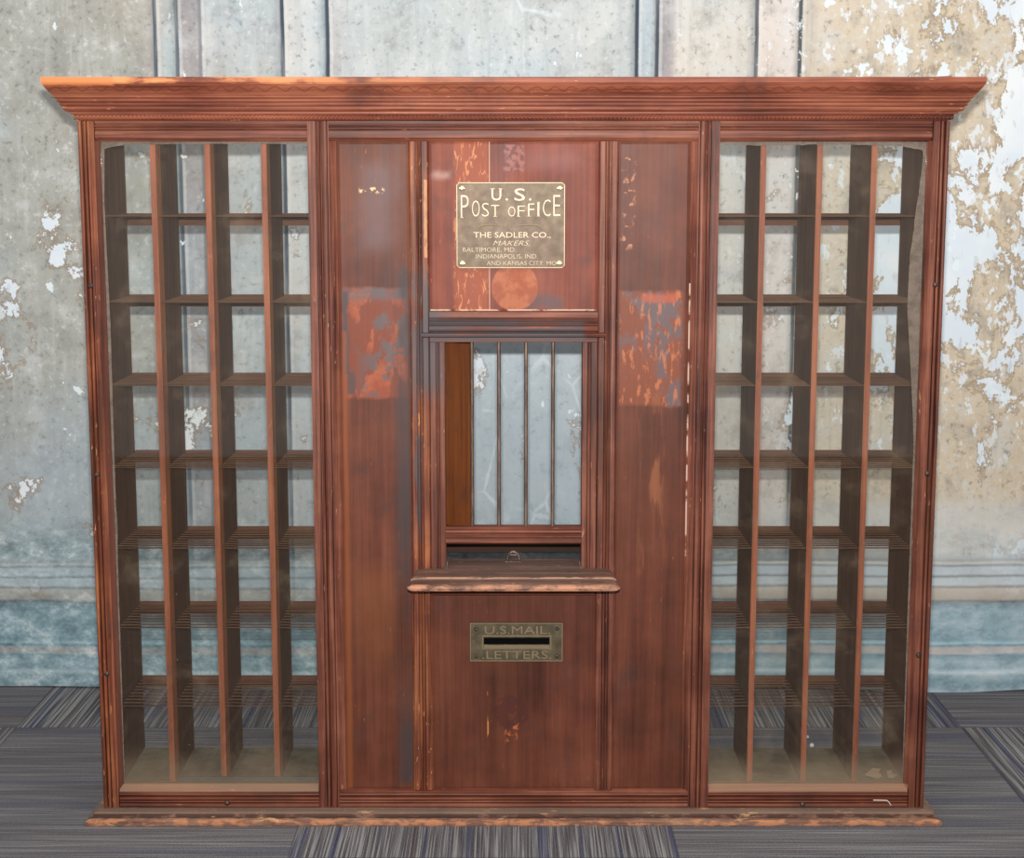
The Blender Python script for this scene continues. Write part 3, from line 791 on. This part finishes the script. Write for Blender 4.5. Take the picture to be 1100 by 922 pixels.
smear(gr, [(.637, 1.09), (.637, .8), (.637, .5), (.637, .06)], [(.632, 1.09), (.631, 1.05), (.627, 1.01), (.622, .96), (.618, .92), (.6165, .87), (.6165, .83), (.629, .80), (.6335, .75), (.634, .6), (.6345, .3), (.6355, .06)], 3, .0022)
smear(gr, [(.317, 1.0925), (.45, 1.0925), (.636, 1.0925)], [(.317, 1.0885), (.36, 1.0875), (.40, 1.0860), (.50, 1.0885), (.60, 1.0855), (.636, 1.078)], 4, .0012)

# screws and studs in the frame
def screw(x, z, y=-.0005, r=.0046, mat='iron', name='screw_head', parent=None, h=.003):
    mb = MB().dome((x, y, z), r, h, 14)
    mb.box(x - r * .7, x + r * .7, y - h - .0002, y - h + .0010, z - r * .12, z + r * .12)
    return mb.make(name, M[mat], parent or cab, smooth=True)
for x, z in ((-.6580, .8716), (-.6590, .5731), (-.6560, .2470), (.6560, .8731), (.6550, .5746), (.6520, .2780), (-.4675, .0290), (.4717, .0260)):
    screw(x, z)

# ------------------------------------------------------------------ plates with writing
def text_mesh(body, size=1.0, offset=0.0, shear=0.0, extrude=.1):
    cu = bpy.data.curves.new('t', 'FONT'); cu.body = body; cu.size = size; cu.offset = offset; cu.shear = shear
    cu.extrude = extrude; cu.resolution_u = 3
    ob = bpy.data.objects.new('t', cu); COL.objects.link(ob)
    bpy.context.view_layer.update()
    me = bpy.data.meshes.new_from_object(ob.evaluated_get(bpy.context.evaluated_depsgraph_get()))
    bpy.data.objects.remove(ob); bpy.data.curves.remove(cu)
    return me
def put_text(mb, body, x0, x1, z0, z1, y, depth=.0006, offset=0.0, shear=0.0, serif=False):
    me = text_mesh(body, offset=offset, shear=shear)
    xs = [v.co.x for v in me.vertices]; ys = [v.co.y for v in me.vertices]
    ax, bx, ay, by = min(xs), max(xs), min(ys), max(ys)
    sx = (x1 - x0) / (bx - ax); sy = (z1 - z0) / (by - ay); b = len(mb.v)
    for v in me.vertices:
        mb.v.append((x0 + (v.co.x - ax) * sx, y if v.co.z > 0 else y + depth, z0 + (v.co.y - ay) * sy))
    for p in me.polygons: mb.face([b + i for i in p.vertices])
    bpy.data.meshes.remove(me)
def serif(mb, x, z, w, y, t=.0009):
    mb.box(x - w / 2, x + w / 2, y, y + .0006, z - t / 2, z + t / 2)

PX0, PX1, PZ0, PZ1 = -.0888, .0798, .8985, 1.0310     # brass name plate
def pu(px): return PX0 + (px - 70) / 895.0 * (PX1 - PX0)
def pz(py): return PZ1 - (py - 127) / 700.0 * (PZ1 - PZ0)
mb = MB(); cc = .0045; y0, y1 = .0028, .0068
oct_ = lambda e: [(PX0 + cc, PZ0 + e), (PX1 - cc, PZ0 + e), (PX1 - e, PZ0 + cc), (PX1 - e, PZ1 - cc), (PX1 - cc, PZ1 - e), (PX0 + cc, PZ1 - e), (PX0 + e, PZ1 - cc), (PX0 + e, PZ0 + cc)]
mb.loft([[(x, y1, z) for x, z in oct_(0)], [(x, y0 + .0008, z) for x, z in oct_(0)], [(x, y0, z) for x, z in oct_(.0010)]])
plate = mb.make('name_plate', M['brass'], cab); plate['label'] = 'brass plate reading U.S. POST OFFICE'
mb = MB()
O8 = oct_(.0004); I8 = oct_(.0016)
for i in range(8):
    a, b = O8[i], O8[(i + 1) % 8]; c_, d_ = I8[(i + 1) % 8], I8[i]
    mb.loft([[(p[0], y0 + .0004, p[1]) for p in (a, b, c_, d_)], [(p[0], y0 - .0008, p[1]) for p in (a, b, c_, d_)]])
mb.make('raised_rim', M['brass_rim'], plate)
mb = MB(); YT = y0 - .0006; D = .0007
put_text(mb, 'U', pu(360), pu(440), pz(275), pz(180), YT, D, offset=.0)
serif(mb, pu(368), pz(180), .0065, YT); serif(mb, pu(434), pz(180), .0055, YT)
put_text(mb, '.', pu(476), pu(494), pz(276), pz(258), YT, D)
put_text(mb, 'S', pu(548), pu(635), pz(277), pz(178), YT, D, offset=.0)
put_text(mb, '.', pu(668), pu(686), pz(276), pz(258), YT, D)
for ch, xa, xb, top, bot in (('P', 108, 172, 232, 414), ('O', 200, 262, 275, 405), ('S', 282, 338, 296, 404), ('T', 356, 424, 312, 404),
                             ('O', 497, 555, 325, 404), ('F', 574, 632, 318, 404), ('F', 660, 712, 300, 402), ('I', 738, 752, 290, 402), ('C', 782, 845, 268, 402), ('E', 868, 925, 232, 400)):
    put_text(mb, ch, pu(xa), pu(xb), pz(bot), pz(top), YT, D, offset=-.018)
    if ch in 'PTFI': serif(mb, pu({'P': xa + 8, 'T': (xa + xb) / 2, 'F': xa + 8, 'I': (xa + xb) / 2}[ch]), pz(bot), .0046, YT)
    if ch == 'I': serif(mb, pu((xa + xb) / 2), pz(top), .0046, YT)
put_text(mb, 'THE SADLER CO.,', pu(212), pu(846), pz(584), pz(532), YT, D, offset=-.004)
put_text(mb, 'MAKERS,', pu(372), pu(672), pz(648), pz(602), YT, D, shear=.35, offset=-.02)
put_text(mb, 'BALTIMORE, MD.', pu(124), pu(560), pz(698), pz(658), YT, D, offset=-.02)
put_text(mb, 'INDIANAPOLIS, IND.', pu(232), pu(740), pz(752), pz(712), YT, D, offset=-.02)
put_text(mb, 'AND KANSAS CITY, MO.', pu(320), pu(905), pz(806), pz(768), YT, D, offset=-.02)
# flourish: two tapered dashes with curled ends and a small ring
for sgn, xa, xb in ((1, 252, 435), (-1, 778, 572)):
    pts = []; rr = []
    for i in range(15):
        t = i / 14; px = xa + (xb - xa) * t
        py = 480 + (26 * math.exp(-t * 14) if t < .4 else 0) - 7 * math.sin(PI * t)
        pts.append((pu(px), YT - .0002, pz(py))); rr.append(.0017 * (1 - t * .5))
    mb.tube(pts, rr, 6)
mb.tube([(pu(511 + 15 * math.cos(a * PI / 8)), YT + .0004, pz(480 + 18 * math.sin(a * PI / 8))) for a in range(17)], .0007, 6)
mb.make('lettering', M['brass_hi'], plate)
for px, py in ((120, 175), (920, 175), (120, 785), (918, 783)):
    screw(pu(px), pz(py), y0, .0048, 'tack', parent=plate, h=.0028)

QX0, QX1, QZ0, QZ1 = -.0700, .0790, .2672, .3310     # letter slot plate
def qu(px): return QX0 + (px - 125) / 840.0 * (QX1 - QX0)
def qz(py): return QZ1 - (py - 178) / 337.0 * (QZ1 - QZ0)
mb = MB(); y0, y1 = .0025, .0069
sx0, sx1, sz0, sz1 = qu(250), qu(845), qz(368), qz(308)
mb.box(QX0, sx0, y0, y1, QZ0, QZ1); mb.box(sx1, QX1, y0, y1, QZ0, QZ1)
mb.box(sx0, sx1, y0, y1, sz1, QZ1); mb.box(sx0, sx1, y0, y1, QZ0, sz0)
lp_ = mb.make('letter_plate', M['bronze'], cab); lp_['label'] = 'bronze letter slot plate reading U.S. MAIL LETTERS'
mb = MB()
def frame(x0, x1, z0, z1, t, ya, yb):
    mb.box(x0, x1, ya, yb, z1 - t, z1); mb.box(x0, x1, ya, yb, z0, z0 + t)
    mb.box(x0, x0 + t, ya, yb, z0 + t, z1 - t); mb.box(x1 - t, x1, ya, yb, z0 + t, z1 - t)
frame(QX0, QX1, QZ0, QZ1, .0014, y0 - .0010, y0 + .0005)
frame(qu(235), qu(862), qz(408), qz(288), .0016, y0 - .0010, y0 + .0005)
mb.box(sx0, sx1, y0 - .0016, y0 + .001, qz(396), qz(374))
mb.make('raised_rim', M['bronze_hi'], lp_)
mb = MB()
put_text(mb, 'U.S.MAIL.', qu(258), qu(852), qz(276), qz(208), y0 - .0007, .001, offset=0)
mb.make('lettering', M['bronze_hi'], lp_)
mb = MB()
put_text(mb, '.LETTERS.', qu(236), qu(862), qz(494), qz(424), y0 - .0007, .001, offset=0)
mb.make('lettering', M['bronze_hi'], lp_)
MB().box(sx0 - .0005, sx1 + .0005, .0055, .0067, sz0 - .0005, sz1 + .0005).make('slot', M['shade_plate'], lp_)  # black plate paints in the shade of the slot's interior
for px, py in ((180, 238), (915, 232), (180, 472), (915, 470)):
    screw(qu(px), qz(py), y0, .0032, 'iron', parent=lp_, h=.0022)

# pale bent scratch of paint on the right bottom rail
mb = MB(); mb.tube([(.586, -.0042, .0352), (.600, -.0042, .0350), (.6085, -.0042, .0346), (.6125, -.0042, .0310), (.6150, -.0042, .0265)], .0007, 6)
mb.make('paint_streak', M['white'], cab)

# ------------------------------------------------------------------ loose things inside the cabinet
o = MB().box(-.5480, -.3215,   .0142, .0180, .0588, .0680, .0003).make('wooden_lath', M['lath'])
tag(o, 'thin grey dusty lath lying along the glass at the bottom of the left pigeonholes', 'strip of wood')
def chip(name, pts, z, lab, cat, grp=None, mat='card', tilt=.15):
    mb = MB(); cx = sum(p[0] for p in pts) / len(pts); cy = sum(p[1] for p in pts) / len(pts)
    lo = [(x, y, z + .0003 + tilt * max(0, (y - min(q[1] for q in pts)))) for x, y in pts]
    hi = [(p[0], p[1], p[2] + .0009) for p in lo]
    mb.loft([lo, hi]); o = mb.make(name, M[mat]); tag(o, lab, cat, grp); return o
chip('card_scrap', [(.582, .042), (.600, .030), (.609, .036), (.606, .050), (.612, .060), (.600, .064)], .0588, 'larger torn tan card scrap lying in the bottom right pigeonhole', 'scrap')
chip('card_scrap', [(.618, .034), (.626, .032), (.634, .040), (.628, .046), (.629, .058), (.620, .054)], .0588, 'smaller pale card scrap nearest the right wall of the bottom right pigeonhole', 'scrap')
cr = None
for i, (x, y, r) in enumerate(((.552, .396, .0030), (.551, .347, .0042), (.542, .362, .0024))):
    mb = MB(); mb.dome((0, 0, 0), r, r, 8, -1, 3); mb.dome((0, 0, 0), r, r * .7, 8, 1, 3)
    o = mb.make('crumb', M['crumb']); o.location = (x, y, r * .95)
    tag(o, ['white crumb on the carpet behind the right pigeonholes, farthest back of three', 'white crumb on the carpet behind the right pigeonholes, largest of three', 'tiny white crumb on the carpet behind the right pigeonholes, leftmost of three'][i], 'crumb', 'crumbs on the carpet')

# ------------------------------------------------------------------ camera
cam = bpy.data.cameras.new('camera'); co = bpy.data.objects.new('camera', cam); COL.objects.link(co)
cam.sensor_fit = 'HORIZONTAL'; cam.sensor_width = 36.0; cam.lens = 36.0 * 1738.0 / 1100.0
co.location = (-.0025, -2.5226, 1.021); co.rotation_euler = (math.radians(90 - 8.4526), 0, 0)
cam.clip_start = .05
S.camera = co

# ------------------------------------------------------------------ light
def area(name, loc, rot, sx, sy, power, col=(1, 1, 1)):
    l = bpy.data.lights.new(name, 'AREA'); l.shape = 'RECTANGLE'; l.size = sx; l.size_y = sy; l.energy = power; l.color = col
    o = bpy.data.objects.new(name, l); COL.objects.link(o); o.location = loc; o.rotation_euler = rot; return o
fl = bpy.data.lights.new('camera_flash', 'AREA'); fl.shape = 'RECTANGLE'; fl.size = .045; fl.size_y = .022; fl.energy = 31; fl.color = (1.0, .985, .96)
fo = bpy.data.objects.new('camera_flash', fl); COL.objects.link(fo); fo.location = (-.0025, -2.50, 1.021 + .085); fo.rotation_euler = (math.radians(95), 0, 0); fl.spread = math.radians(115)
area('overhead_fill', (-.9, -1.3, 2.65), (math.radians(25), 0, 0), 1.2, .6, 9, (1, .98, .95))  # added unseen fill lamps overhead, brighten the upper cabinet most
area('overhead_fill', (.9, -1.3, 2.65), (math.radians(25), 0, 0), 1.2, .6, 9, (1, .98, .95))
w = bpy.data.worlds.new('room'); S.world = w; w.use_nodes = True
bg = w.node_tree.nodes['Background']; bg.inputs[0].default_value = (.97, .985, 1.0, 1); bg.inputs[1].default_value = .46

S.view_settings.view_transform = 'Standard'; S.view_settings.look = 'None'
S.view_settings.exposure = 0.06; S.view_settings.gamma = 1.0; S.view_settings.use_curve_mapping = False
